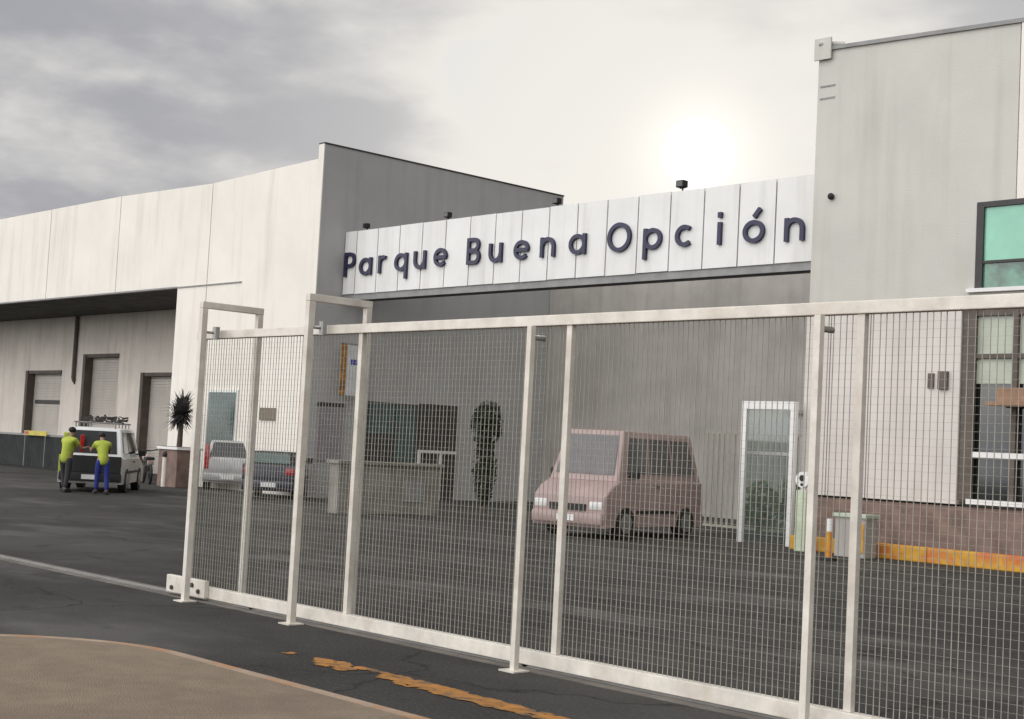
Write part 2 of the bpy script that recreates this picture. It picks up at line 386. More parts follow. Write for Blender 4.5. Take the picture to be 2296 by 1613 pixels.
# window on the pier with dark glass, small plate, bulkhead light
w = MB(); w.box(-39.55, -37.85, FY - .05, FY - .003, 0.55, 3.02)
wf = P(w, 'window', M['white'], wh)
w = MB(); w.box(-39.45, -37.95, FY - .062, FY - .0505, 1.30, 2.94); w.box(-39.45, -37.95, FY - .062, FY - .0505, .62, 1.24); sub(w, 'pane', M['tealglass'], wf)
w = MB(); w.box(-36.62, -35.8, FY - .05, FY - .003, 2.14, 2.5); P(w, 'wall_plate', M['sign'], wh)
# openings on the grey side wall inside the entrance
w = MB(); w.box(SX + .003, SX + .06, 26.0, 27.95, 1.05, 2.85); a = P(w, 'window', M['trimdark'], wh)
w = MB(); w.box(SX + .061, SX + .075, 26.08, 27.05, 1.9, 2.8); w.box(SX + .061, SX + .075, 27.12, 27.88, 1.12, 2.8); sub(w, 'pane', M['tealglass'], a)
w = MB(); w.box(SX + .003, SX + .07, 28.02, 29.5, 0.0, 2.9); a = P(w, 'doorway', M['trimdark'], wh)
w = MB(); w.box(SX + .071, SX + .15, 28.0, 29.5, 1.42, 1.5)
for y in (28.0, 28.85): w.box(SX + .071, SX + .15, y, y + .07, 0, 1.42)
sub(w, 'half_door', M['white'], a)
w = MB(); w.box(SX + .003, SX + .05, 24.3, 25.2, 1.05, 2.6); a = P(w, 'noticeboard', M['purple'], wh)
w = MB(); w.box(SX + .003, SX + .05, 24.28, 25.22, 2.61, 2.72); sub(w, 'noticeboard_top', M['trimdark'], a)

# ---------------- entrance with fascia ----------------
FA = 24.9; FX0, FX1 = SX + 0.02, -17.3
en = empty('entrance_canopy', (-26, FA, 0), 'wide grey walled entrance court between the warehouse and the tall tower', 'entrance')
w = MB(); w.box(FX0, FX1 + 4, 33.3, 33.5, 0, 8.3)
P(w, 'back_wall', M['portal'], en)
w = MB(); w.box(FX0, FX1, FA + .14, FA + .34, 5.66, 5.80); P(w, 'edge_beam', M['trimdark'], en)
w = MB(); w.box(FX0, FX1, FA + .04, FA + .139, 5.68, 5.86); P(w, 'lower_trim', M['trimgrey'], en)
fs = MB(); px = FX1 + 0.05; pitch = 0.985
xx = -17.82
seams = []
while xx > FX0: seams.append(xx); xx -= pitch
xs = [FX1] + seams + [FX0]
for a, b in zip(xs[1:], xs[:-1]):
    dz = random.uniform(-.006, .006)
    fs.box(a + .018, b - .018, FA, FA + .035 + random.uniform(0, .004), 5.861 + dz, 7.68 + dz)
fascia = P(fs, 'fascia', M['fascia'], en)
w = MB(); w.box(FX0, FX1, FA + .041, FA + .30, 5.87, 7.62); P(w, 'fascia_frame', M['trimdark'], en)

# letters made of strokes: ribbons standing 6 cm proud of the fascia
def stroke(mb, pts, wd, x0, z0, y0, y1):
    n = len(pts)
    L_, R_ = [], []
    for i, p in enumerate(pts):
        p = Vector(p)
        a = Vector(pts[max(0, i - 1)]); b = Vector(pts[min(n - 1, i + 1)])
        if (Vector(pts[0]) - Vector(pts[-1])).length < 1e-5:
            if i in (0, n - 1): a = Vector(pts[-2]); b = Vector(pts[1])
        t = (b - a).normalized(); nn = Vector((-t.y, t.x)) * wd / 2
        L_.append(p + nn); R_.append(p - nn)
    v = mb.bm.verts.new
    rings = [[v((x0 + q.x, yy, z0 + q.y)) for q, yy in ((L_[i], y0), (R_[i], y0), (R_[i], y1), (L_[i], y1))] for i in range(n)]
    for i in range(n - 1):
        A, B = rings[i], rings[i + 1]
        for k in range(4): mb.bm.faces.new((A[k], A[(k + 1) % 4], B[(k + 1) % 4], B[k]))
    mb.bm.faces.new(rings[0]); mb.bm.faces.new(rings[-1][::-1])
def arc(cx, cy, rx, ry, a0, a1, n=18):
    return [(cx + rx * math.cos(R(a0 + (a1 - a0) * i / n)), cy + ry * math.sin(R(a0 + (a1 - a0) * i / n))) for i in range(n + 1)]
T = 0.10
def letter(ch, w, xh=0.50, cap=0.70):
    h = T / 2; r = w / 2 - h; ry = xh / 2 - h
    if ch == 'o': return [arc(w/2, xh/2, r, ry, 0, 360, 28)]
    if ch == 'ó': return [arc(w/2, xh/2, r, ry, 0, 360, 28), [(w*.5, xh+.06), (w*.78, xh+.24)]]
    if ch == 'O': return [arc(w/2, cap/2, r, cap/2-h, 0, 360, 32)]
    if ch == 'a': return [arc(w/2, xh/2, r, ry, 0, 360, 28), [(w-h, 0), (w-h, xh)]]
    if ch == 'p': return [arc(w/2, xh/2, r, ry, 0, 360, 28), [(h, -.22), (h, xh)]]
    if ch == 'q': return [arc(w/2, xh/2, r, ry, 0, 360, 28), [(w-h, -.22), (w-h, xh)]]
    if ch == 'n': return [[(h, 0), (h, xh)], arc(w/2, xh-h-r, r, r, 180, 0) + [(w-h, 0)]]
    if ch == 'u': return [[(w-h, 0), (w-h, xh)], [(h, xh)] + arc(w/2, h+r, r, r, 180, 360)]
    if ch == 'e': return [arc(w/2, xh/2, r, ry, 0, 318, 26), [(h, xh/2), (w-h*.6, xh/2)]]
    if ch == 'c': return [arc(w/2, xh/2, r, ry, 48, 312, 24)]
    if ch == 'i': return [[(w/2, 0), (w/2, xh)], [(w/2, xh+.1), (w/2, xh+.22)]]
    if ch == 'r': return [[(h, 0), (h, xh)], arc(w*.62, xh-h-.17, w*.62-h, .17, 175, 60, 10)]
    if ch == 'P': return [[(h, 0), (h, cap)], [(h, cap-h)] + arc(w-.2-h*.5, cap-h-.17, .2-h*.5, .17, 90, -90, 12) + [(h, cap-h-.34)]]
    if ch == 'B': return [[(h, 0), (h, cap)], [(h, cap-h)] + arc(w-.17-h, cap-h-.14, .15, .14, 90, -90, 10) + [(h, cap-h-.28)], [(h, cap/2)] + arc(w-.17-h*.4, h+.15, .15, .15, 90, -90, 10) + [(h, h)]]
LET = [('P',-34.05,.50,6.36),('a',-33.33,.56,6.36),('r',-32.45,.36,6.38),('q',-31.72,.55,6.39),('u',-30.88,.50,6.40),('e',-30.03,.54,6.42),
       ('B',-28.68,.50,6.40),('u',-27.82,.49,6.40),('e',-26.88,.55,6.41),('n',-25.92,.51,6.42),('a',-24.92,.56,6.42),
       ('O',-23.64,.74,6.39),('p',-22.5,.55,6.38),('c',-21.54,.53,6.38),('i',-20.37,.2,6.36),('ó',-19.62,.57,6.33),('n',-18.52,.50,6.30)]
for ch, x0, wd, z0 in LET:
    mb = MB()
    for q_, s in enumerate(letter(ch, wd)): stroke(mb, s, T, x0, z0, FA - .075 - .003 * q_, FA - .004)
    bmesh.ops.recalc_face_normals(mb.bm, faces=mb.bm.faces[:])
    sub(mb, 'letter', M['letter'], fascia)

# floodlights along the fascia top
FLG = 'floodlights along the top of the lettered fascia'
def floodlight(px_, py_, label, s=1.0):
    p = at(px_, py_, Y=FA + .1)
    o = empty('floodlight', (p.x, FA + .12, 7.68), label, 'floodlight', group=FLG)
    b = MB(); b.tube((0, 0, 0), (0, 0, .10 * s), .02); b.box(-.10 * s, .10 * s, -.015, .015, .10 * s, .12 * s); b.build('bracket', M['trimdark'], o)
    b = MB(); b.box(-.15 * s, .15 * s, -.16 * s, .07 * s, .12 * s, .34 * s, .02); h_ = b.build('housing', M['black'], o)
    b = MB(); b.box(-.12 * s, .12 * s, -.172 * s, -.161 * s, .15 * s, .31 * s); b.build('lens', M['glass'], h_)
    return o
floodlight(822, 512, 'leftmost black floodlight, against the grey side wall above the first letters', .6)
floodlight(1005, 478, 'black floodlight on the fascia above the gap after Parque', .65)
floodlight(1250, 442, 'black floodlight where the sloping grey wall meets the fascia', .65)
floodlight(1530, 410, 'black floodlight silhouetted just under the bright sun', .75)

# ---------------- tower ----------------
TY = 24.3; TX0, TX1 = -17.42, -5.0
tw = empty('tower', (-12, TY, 0), 'tall pale grey tower block with green glazing, right of the sign', 'building')
w = MB()
zt = lambda x: 10.06 - (x - TX0) * 0.045
def tp(a, b, z0, z1=None, y=TY, th=.25):
    w.poly([(a, y, z0), (b, y, z0), (b, y, zt(b) if z1 is None else z1), (a, y, zt(a) if z1 is None else z1)], (0, th, 0))
GX, GZ0, GZ1 = -13.75, 5.04, 6.58
tp(TX0, -13.78, 4.66); tp(-13.78, -13.02, 6.62); tp(-13.78, TX1, 4.66, 5.0)
P(w, 'upper_wall', M['tower'], tw)
w = MB(); tp(-12.985, TX1, 6.62, None, TY - .03, .25)
P(w, 'right_panel', M['facade'], tw, label='paler panel to the right of a vertical joint')
w = MB(); w.box(TX0, TX0 + .25, TY + .251, 33.2, 0, 9.98); w.box(TX0 + .25, TX1, 33.0, 33.25, 0, 9.3); w.box(TX0 + .26, TX1, TY + .26, 32.9, 9.2, 9.3)
P(w, 'side_wall', M['tower'], tw)
w = MB(); w.poly([(TX0 - .05, TY - .05, zt(TX0) + .003), (TX1, TY - .05, zt(TX1) + .003), (TX1, TY - .05, zt(TX1) + .08), (TX0 - .05, TY - .05, zt(TX0) + .08)], (0, .38, 0))
P(w, 'parapet_flashing', M['trimgrey'], tw)
w = MB(); w.box(TX0 - .06, TX0 + .34, TY - .09, TY - .055, 9.86, 10.3); w.tube((TX0 + .06, TY - .1, 10.2), (TX0 + .5, TY + .15, 10.18), .05)
P(w, 'corner_bracket', M['tower'], tw)
for z_ in (9.05, 9.3):
    w = MB(); w.box(TX0 + .06, TX0 + .42, TY - .012, TY - .002, z_, z_ + .035); P(w, 'scupper', M['trimgrey'], tw)
# lower wall: pale cladding with joints over a brown plinth
w = MB(); xs = [TX0, -16.83, -15.92, -13.97]
for a, b in zip(xs[:-1], xs[1:]):
    w.box(a + (.012 if a != TX0 else 0), b - .012, TY - .06, TY + .2, 1.06, 4.655)
P(w, 'lower_cladding', M['towerlow'], tw)
w = MB(); w.box(TX0 + .02, -13.99, TY + .201, TY + .25, 1.0, 4.6); P(w, 'cladding_frame', M['trimdark'], tw)
w = MB(); w.box(TX0, TX1, TY - .02, TY + .3, 0, 1.02); P(w, 'plinth', M['plinth'], tw)
# green window
w = MB(); w.box(-13.75, TX1, TY + .02, TY + .1, 5.503, 6.6)
gw = P(w, 'window', M['greenglass'], tw)
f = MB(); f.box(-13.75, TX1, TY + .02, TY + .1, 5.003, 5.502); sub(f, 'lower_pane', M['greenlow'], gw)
f = MB(); f.box(-13.76, -13.62, TY - .03, TY + .019, 5.0, 6.62); f.box(-13.62, TX1, TY - .03, TY + .019, 6.52, 6.62)
for xx in (-11.9, -10.1, -8.3): f.box(xx, xx + .08, TY - .02, TY + .019, 5.05, 6.52)
f.box(-13.62, TX1, TY - .02, TY + .019, 5.48, 5.53)
sub(f, 'window_frame', M['trimdark'], gw)
f = MB(); f.box(-13.9, TX1, TY - .09, TY - .003, 4.95, 5.02); sub(f, 'window_sill', M['white'], gw)
# shop front below
w = MB(); w.box(-13.93, TX1, TY + .12, TY + .2, 1.14, 4.655)
sf = P(w, 'shop_front', M['glass'], tw)
f = MB(); f.box(-13.93, TX1, TY + .08, TY + .119, 3.28, 4.6); sub(f, 'blind', M['frosted'], sf)
f = MB(); f.box(-13.95, -13.72, TY - .03, TY + .078, 1.15, 4.65)
for xx in (-12.98, -11.9, -10.8, -9.7): f.box(xx, xx + .09, TY + .0, TY + .078, 1.15, 4.65)
f.box(-13.72, TX1, TY + .01, TY + .078, 3.74, 3.82); f.box(-13.72, TX1, TY + .01, TY + .078, 4.52, 4.62)
sub(f, 'mullion', M['doorframe'], sf)
f = MB(); f.box(-13.72, TX1, TY - .01, TY + .10, 1.93, 2.03); sub(f, 'transom', M['white'], sf)
f = MB(); f.box(-13.75, TX1, TY - .12, TY + .08, 1.08, 1.17); sub(f, 'window_sill', M['white'], sf)
f = MB(); f.box(-13.25, TX1, TY - .45, TY - .05, 2.86, 2.93); f.box(-13.25, TX1, TY - .05, TY + .02, 2.9, 3.2)
sub(f, 'sun_shelf', M['timber'], sf)
# little things on the tower
w = MB(); w.ball((-16.97, TY - .05, 7.03), .07); w.tube((-16.97, TY, 7.03), (-16.97, TY - .06, 7.03), .04); P(w, 'camera_dome', M['black'], tw)
w = MB(); w.box(-14.62, -14.5, TY - .10, TY - .061, 3.18, 3.46); w.box(-14.40, -14.2, TY - .13, TY - .061, 3.16, 3.5, .01); P(w, 'intercom', M['doorframe'], tw)

# painted kerb in front of the tower
k = MB()
x = -17.0
while x < -4:
    k.box(x, x + 2.99, 23.35, 23.62, 0, .27 , .02); x += 3.0
tag(k.build('painted_kerb', M['yellow']), 'worn yellow and orange painted kerb along the foot of the tower', 'kerb')
k = MB(); k.box(-16.15, -4, 23.63, 24.27, 0, .2); tag(k.build('verge', M['plinth']), kind='structure')

# white framed glass door by the tower
gd = empty('glass_door', (-18.1, 24.0, 0), 'tall white framed glass door standing left of the tower foot', 'door')
w = MB(); w.box(-.64, -.52, -.05, .05, 0, 2.85); w.box(-.64, .70, -.055, .055, 2.851, 3.02); w.box(.58, .70, -.05, .05, 0, 2.85)
w.build('door_frame', M['white'], gd); gd.scale.z = .955
w = MB(); w.box(-.515, .575, -.012, .012, 1.95, 2.845); w.box(-.515, .575, -.012, .012, 0.05, 1.88)
gl = mat('clear door glass', (0.55, 0.63, 0.60), 0.05, var=0.02, trans=0.93)
w.build('pane', gl, gd)
w = MB(); w.box(-.515, .575, -.03, .03, 1.881, 1.949); w.tube((.45, -.06, .9), (.45, -.06, 1.4), .018); w.build('handle_rail', M['steel'], gd)

# ---------------- gate ----------------
GY = 7.65; H = 2.60
gt = empty('sliding_gate', (-7.6, GY, 0), 'long cream sliding gate of welded wire mesh crossing the whole entrance', 'gate')
stiles = [-12.78, -10.15, -7.60, -5.08, -2.55]
w = MB(); w.box(-12.85, -2.5, GY - .04, GY + .04, H - .045, H + .035, .006); P(w, 'top_rail', M['gate'], gt)
w = MB(); w.box(-12.85, -2.5, GY - .045, GY + .045, .028, .135, .006); P(w, 'bottom_rail', M['gate'], gt)
for sx in stiles:
    w = MB(); w.box(sx - .027, sx + .027, GY - .024, GY + .024, .136, H - .046, .004); P(w, 'stile', M['gate'], gt)
def wires(x0, x1):
    w = MB(); r = .0022
    n = int(round((x1 - x0) / .046)); 
    V = w.bm.verts.new; Fn = w.bm.faces.new
    def bar(a, b, r_, ax):
        if ax == 'z': c = [(-r_, -r_), (r_, -r_), (r_, r_), (-r_, r_)]; A = [V((a[0] + i, a[1] + j, a[2])) for i, j in c]; B = [V((b[0] + i, b[1] + j, b[2])) for i, j in c]
        else: c = [(-r_, -r_), (r_, -r_), (r_, r_), (-r_, r_)]; A = [V((a[0], a[1] + i, a[2] + j)) for i, j in c]; B = [V((b[0], b[1] + i, b[2] + j)) for i, j in c]
        for k_ in range(4): Fn((A[k_], A[(k_ + 1) % 4], B[(k_ + 1) % 4], B[k_]))
    for i in range(1, n):
        x = x0 + (x1 - x0) * i / n; zp = None
        jt = lambda q: random.gauss(0, q)
        bar((x + jt(.0025), GY, .136), (x + jt(.0025), GY, H - .046), r * random.uniform(.85, 1.1), 'z')
    z = .2
    while z < H - .1:
        bar((x0, GY - .005, z + jt(.002)), (x1, GY - .005, z + jt(.002)), .0007, 'x'); z += .05
    bmesh.ops.recalc_face_normals(w.bm, faces=w.bm.faces[:])
    return w
for a, b in zip(stiles[:-1], stiles[1:]):
    P(wires(a + .028, b - .028), 'wire_mesh', M['wire'], gt)
# end roller carriage with bolts
w = MB(); w.box(-13.02, -12.3, GY - .10, GY - .047, .03, .2, .01)
wc = P(w, 'carriage_plate', M['gate'], gt, label='stained end plate with bolt holes')
for dx, dz in ((-12.9, .08), (-12.62, .06), (-12.52, .14), (-12.4, .09)):
    w = MB(); w.tube((dx, GY - .118, dz + .0), (dx, GY - .1005, dz), .022, 12); sub(w, 'bolt', M['trimdark'], wc)
for rx in (-11.6, -7.9, -4.3):
    w = MB(); w.tube((rx, GY - .02, .055), (rx, GY + .02, .055), .05, 18); P(w, 'roller', M['steel'], gt)

# guide frames
def guide(x, label, dx=0.0):
    o = empty('guide_frame', (x, 7.40, 0), label, 'gate frame', group='guide frames straddling the sliding gate')
    b = MB(); b.box(-.03, .03, -.03, .03, 0, 2.83, .004); b.build('post', M['gate'], o)
    b = MB(); b.box(-.03, .03, .605, .665, 0, 2.83, .004); b.build('post', M['gate'], o)
    b = MB(); b.box(-.032, .032, -.032, .667, 2.831, 2.895, .005); b.build('crossbar', M['gate'], o)
    b = MB(); b.box(-.08, .08, -.08, .08, 0.001, .012); b.build('base_plate', M['gate'], o)
    b = MB(); b.box(-.08, .08, .555, .715, 0.001, .012); b.build('base_plate', M['gate'], o)
    b = MB(); b.tube((0, .15, H - .06), (0, .15, H + .06), .035, 14); b.tube((0, .0351, H), (0, .15, H), .012)
    b.build('guide_roller', M['steel'], o)
    return o
guide(-12.39, 'cream steel guide frame at the far left end of the gate')
guide(-10.61, 'taller looking cream guide frame nearer the camera, overlapping the dark grey wall corner')
def gpost(x, label):
    o = empty('gate_post', (x, 7.42, 0), label, 'post', group='single posts in front of the gate')
    b = MB(); b.box(-.024, .024, -.024, .024, 0, 2.53, .004); b.build('post', M['gate'], o)
    b = MB(); b.box(-.08, .08, -.08, .08, .001, .012); b.build('base_plate', M['gate'], o)
    b = MB(); b.tube((0, .034, 2.45), (0, .14, 2.45), .02, 12); b.build('guide_roller', M['steel'], o)
gpost(-7.79, 'cream square gate post in the middle of the picture')
gpost(-5.24, 'cream square gate post in front of the tower door, towards the right')

# ---------------- vehicles ----------------
def wheel(parent, x, y, r=.31, wd=.19):
    s = 1 if y > 0 else -1
    b = MB(); b.tube((x, y - wd / 2, r), (x, y + wd / 2, r), r, 24)
    t = b.build('wheel', M['black'], parent, smooth=True)
    b = MB(); yy = y + s * wd / 2
    b.tube((x, yy - s * .01, r), (x, yy + s * .012, r), r * .62, 18)
    b.build('rim', M['steel'], t, smooth=True)
def car(name, loc, heading, label, cat, L=4.0, Wd=1.65, H_=1.5, paint='carwhite', hood=0.95, belt=.92, cabin=(0.30, 0.98), ws=.55, tall_lights=False, roofmat=None, lower=None, rack=False, glass='glass', group=None):
    o = empty(name, loc, label, cat, rz=heading, group=group)
    hw = Wd / 2; c0 = .22
    xr, xf = -L / 2, L / 2
    rr = .32
    wb0, wb1 = xr + .72, xf - .78
    # lower body profile (x,z) from rear bottom, clockwise over the top, wheel arches at the bottom
    top = [(xr + .02, .42), (xr, .62), (xr + .03, belt), (xf - hood, belt), (xf - .22, belt - .16), (xf - .03, belt - .34), (xf, .45), (xf - .05, c0)]
    bot = []
    for wx in (wb1, wb0):
        for i in range(9):
            a = R(180 * i / 8); bot.append((wx + math.cos(a) * (rr + .05), c0 + .02 + math.sin(a) * (rr + .06)))
    prof = top + bot + [(xr + .05, c0)]
    bm = bmesh.new()
    f = bm.faces.new([bm.verts.new((x, -hw, z)) for x, z in prof])
    r = bmesh.ops.extrude_face_region(bm, geom=[f])
    for v in [q for q in r['geom'] if isinstance(q, bmesh.types.BMVert)]: v.co.y = hw
    bmesh.ops.recalc_face_normals(bm, faces=bm.faces[:])
    es = [e for e in bm.edges if abs(e.verts[0].co.y - e.verts[1].co.y) < 1e-6 and min(e.verts[0].co.z, e.verts[1].co.z) > .4 and not (abs(e.verts[0].co.z) < .62 and xr + .2 < e.verts[0].co.x < xf - .2)]
    try: bmesh.ops.bevel(bm, geom=es, offset=.06, segments=3, affect='EDGES', profile=.6)
    except Exception: pass
    b = MB(); b.add(bm)
    body = b.build('body', M[paint], o, smooth=True)
    # cabin
    cx0, cx1 = xr + cabin[0] * .3, xf - hood + .05
    tz = H_
    tin = .14
    rx0, rx1 = cx0 + .28, cx1 - ws
    cab = [(cx0, belt - .02), (cx1, belt - .02), (rx1, tz), (rx0, tz)]
    bm = bmesh.new(); vs = {}
    for s in (-1, 1):
        vs[s] = [bm.verts.new((x, s * (hw - .03 - (tin if z > belt else 0)), z)) for x, z in cab]
    bm.faces.new(vs[-1]); bm.faces.new(vs[1][::-1])
    for i in range(4): j = (i + 1) % 4; bm.faces.new((vs[-1][i], vs[1][i], vs[1][j], vs[-1][j]))
    bmesh.ops.recalc_face_normals(bm, faces=bm.faces[:])
    bmesh.ops.bevel(bm, geom=[e for e in bm.edges if max(e.verts[0].co.z, e.verts[1].co.z) > belt + .1], offset=.05, segments=3, affect='EDGES', profile=.6)
    b = MB(); b.add(bm); b.build('roof', M[roofmat or paint], o, smooth=True)
    def lerp(p, q, t): return Vector(p) + (Vector(q) - Vector(p)) * t
    def glassq(c, n, u0, u1, v0, v1, nm):
        # c corners bl br tr tl ; inset in uv, offset along n
        bl, br, tr, tl = [Vector(k) for k in c]
        def uv(u, v): return (bl * (1 - u) + br * u) * (1 - v) + (tl * (1 - u) + tr * u) * v
        b = MB(); b.poly([uv(u0, v0) + n * .004, uv(u1, v0) + n * .004, uv(u1, v1) + n * .004, uv(u0, v1) + n * .004], n * .012); b.build(nm, M[glass], o)
    y0, y1 = hw - .03, hw - .03 - tin
    zb = belt - .02
    fr = [(cx1, y0, zb), (cx1, -y0, zb), (rx1, -y1, tz), (rx1, y1, tz)]
    nf = Vector((tz - zb, 0, cx1 - rx1)).normalized()
    glassq(fr, nf, .07, .93, .12, .90, 'windscreen')
    bk_ = [(cx0, -y0, zb), (cx0, y0, zb), (rx0, y1, tz), (rx0, -y1, tz)]
    nb = Vector((-(tz - zb), 0, rx0 - cx0)).normalized()
    glassq(bk_, nb, .09, .91, .14, .88, 'rear_window')
    for s in (1, -1):
        q = [(cx0, s * y0, zb), (cx1, s * y0, zb), (rx1, s * y1, tz), (rx0, s * y1, tz)]
        n_ = Vector((0, s * (tz - zb), tin)).normalized()
        glassq(q, n_, .07, .34, .16, .86, 'side_window'); glassq(q, n_, .37, .64, .16, .86, 'side_window'); glassq(q, n_, .67, .92, .16, .86, 'side_window')
        wheel(o, wb0, s * (hw - .08)); wheel(o, wb1, s * (hw - .08))
        b = MB(); b.box(xf - .12, xf + .006, s * (hw - .2) - .15, s * (hw - .2) + .15, .56, .72, .03); b.build('headlight', M['lampclear'], o, smooth=True)
        b = MB()
        if tall_lights: b.box(xr - .02, xr + .09, s * (hw - .10) - .07, s * (hw - .10) + .07, .62, belt + .42, .02)
        else: b.box(xr - .014, xr + .1, s * (hw - .16) - .12, s * (hw - .16) + .12, .66, .84, .02)
        b.build('tail_light', M['lampred'], o, smooth=True)
        b = MB(); b.box(cx1 - .45, cx1 - .33, s * (hw + .10) - .09, s * (hw + .10) + .09, belt + .04, belt + .2, .03); b.tube((cx1 - .4, s * (hw - .05), belt + .08), (cx1 - .4, s * (hw + .05), belt + .1), .02); b.build('mirror', M['black'], o, smooth=True)
    b = MB(); b.box(xr - .07, xr + .12, -hw + .03, hw - .03, .28, .5, .04); b.build('bumper', M[lower or paint], o, smooth=True)
    b = MB(); b.box(xf - .12, xf + .06, -hw + .03, hw - .03, .28, .5, .04); b.build('bumper', M[lower or paint], o, smooth=True)
    b = MB(); b.box(xf - .02, xf + .02, -.42, .42, .53, .66); b.build('grille', M['black'], o)
    b = MB(); b.box(xr - .084, xr - .066, -.2, .2, .33, .45); b.build('number_plate', M['white'], o)
    b = MB(); b.box(xf + .056, xf + .074, -.2, .2, .33, .45); b.build('number_plate', M['white'], o)
    for s in (1, -1):
        b = MB(); b.box(-.12, .04, s * (hw + .012) - .01, s * (hw + .012) + .01, belt - .13, belt - .09, .004); b.build('door_handle', M['black'], o)
        b = MB(); b.box(xr + 1.1, xf - 1.15, s * (hw + .006) - .008, s * (hw + .006) + .008, .50, .56); b.build('side_trim', M['black'], o)
    if rack:
        b = MB()
        for s in (-1, 1): b.tube((rx0 - .05, s * .5, tz + .12), (rx1 + .1, s * .5, tz + .12), .022)
        for i in range(5):
            x = rx0 + (rx1 - rx0) * i / 4; b.tube((x, -.55, tz + .12), (x, .55, tz + .12), .018)
            for s in (-1, 1): b.tube((x, s * .5, tz - .01), (x, s * .5, tz + .12), .016)
        b.build('roof_rack', M['trimgrey'], o)
    return o, dict(xr=xr, xf=xf, hw=hw, belt=belt)

hd = math.atan2(.60, -.80)
rc = at(198, 1104, Z=0)
hv = Vector((math.cos(hd), math.sin(hd), 0))
c_ = rc + hv * 1.9
suv, I = car('taxi_van', (c_.x, c_.y, 0), hd, 'small white roofed van with lime panels and loaded roof rack, far left in the yard', 'van', L=3.7, Wd=1.62, H_=1.66, paint='carbeige', belt=.9, roofmat='carwhite', rack=True, hood=.75, ws=.4, lower='black')
xr = I['xr']
for ch_ in suv.children:
    if ch_.name.startswith('rear_window'): ch_.data.materials[0] = M['black']  # blackened pane stands in for the dark inside of the van
b = MB(); b.box(xr - .022, xr + .03, -.76, .56, .5, .93, .02); b.build('dark_opening', M['black'], suv)  # black panel added for the shaded interior of the open back
b = MB(); b.box(xr - .02, xr + .05, .64, .80, .5, .93, .02); b.box(xr + .10, xr + .2, .60, .74, .97, 1.5, .03); b.build('corner_panel', M['carlime'], suv, label='lime green left rear corner')
b = MB(); b.box(xr + .12, xr + .17, .22, .32, 1.02, 1.45, .01); b.build('brake_light', M['lampred'], suv)
# ---------------- people ----------------
M['skin'] = mat('skin', (0.33, 0.19, 0.13), 0.6, var=0.05)
M['hivis'] = mat('hi-vis cloth', (0.42, 0.50, 0.06), 0.8, var=0.08, scale=12)
M['jeans'] = mat('blue work trousers', (0.02, 0.035, 0.22), 0.85, var=0.1, scale=14)
M['darkcloth'] = mat('dark work trousers', (0.035, 0.035, 0.04), 0.85)
M['hair'] = mat('dark hair', (0.012, 0.010, 0.009), 0.7)
def skin_mesh(name, chains, material, parent, sub_=1, root=0):
    bm = bmesh.new(); lay = bm.verts.layers.skin.verify(); idx = {}
    def gv(p, rr):
        k = tuple(round(c, 4) for c in p)
        if k not in idx:
            v = bm.verts.new(p); v[lay].radius = rr if isinstance(rr, tuple) else (rr, rr); idx[k] = v
            if len(idx) == root + 1: v[lay].use_root = True
        return idx[k]
    for ch in chains:
        vs = [gv(p, q) for p, q in ch]
        for a_, b_ in zip(vs[:-1], vs[1:]):
            if not bm.edges.get((a_, b_)): bm.edges.new((a_, b_))
    me = bpy.data.meshes.new(name + '_cage'); bm.to_mesh(me); bm.free()
    o = bpy.data.objects.new(name + '_cage', me); COL.objects.link(o)
    sk = o.modifiers.new('s', 'SKIN'); sk.use_smooth_shade = True
    sb = o.modifiers.new('d', 'SUBSURF'); sb.levels = sub_; sb.render_levels = sub_
    dg = bpy.context.evaluated_depsgraph_get()
    m2 = bpy.data.meshes.new_from_object(o.evaluated_get(dg)); m2.name = name
    m2.materials.clear(); m2.materials.append(material)
    bpy.data.objects.remove(o); bpy.data.meshes.remove(me)
    for p in m2.polygons: p.use_smooth = True
    o2 = bpy.data.objects.new(name, m2); COL.objects.link(o2)
    if parent is not None: o2.parent = parent
    return o2
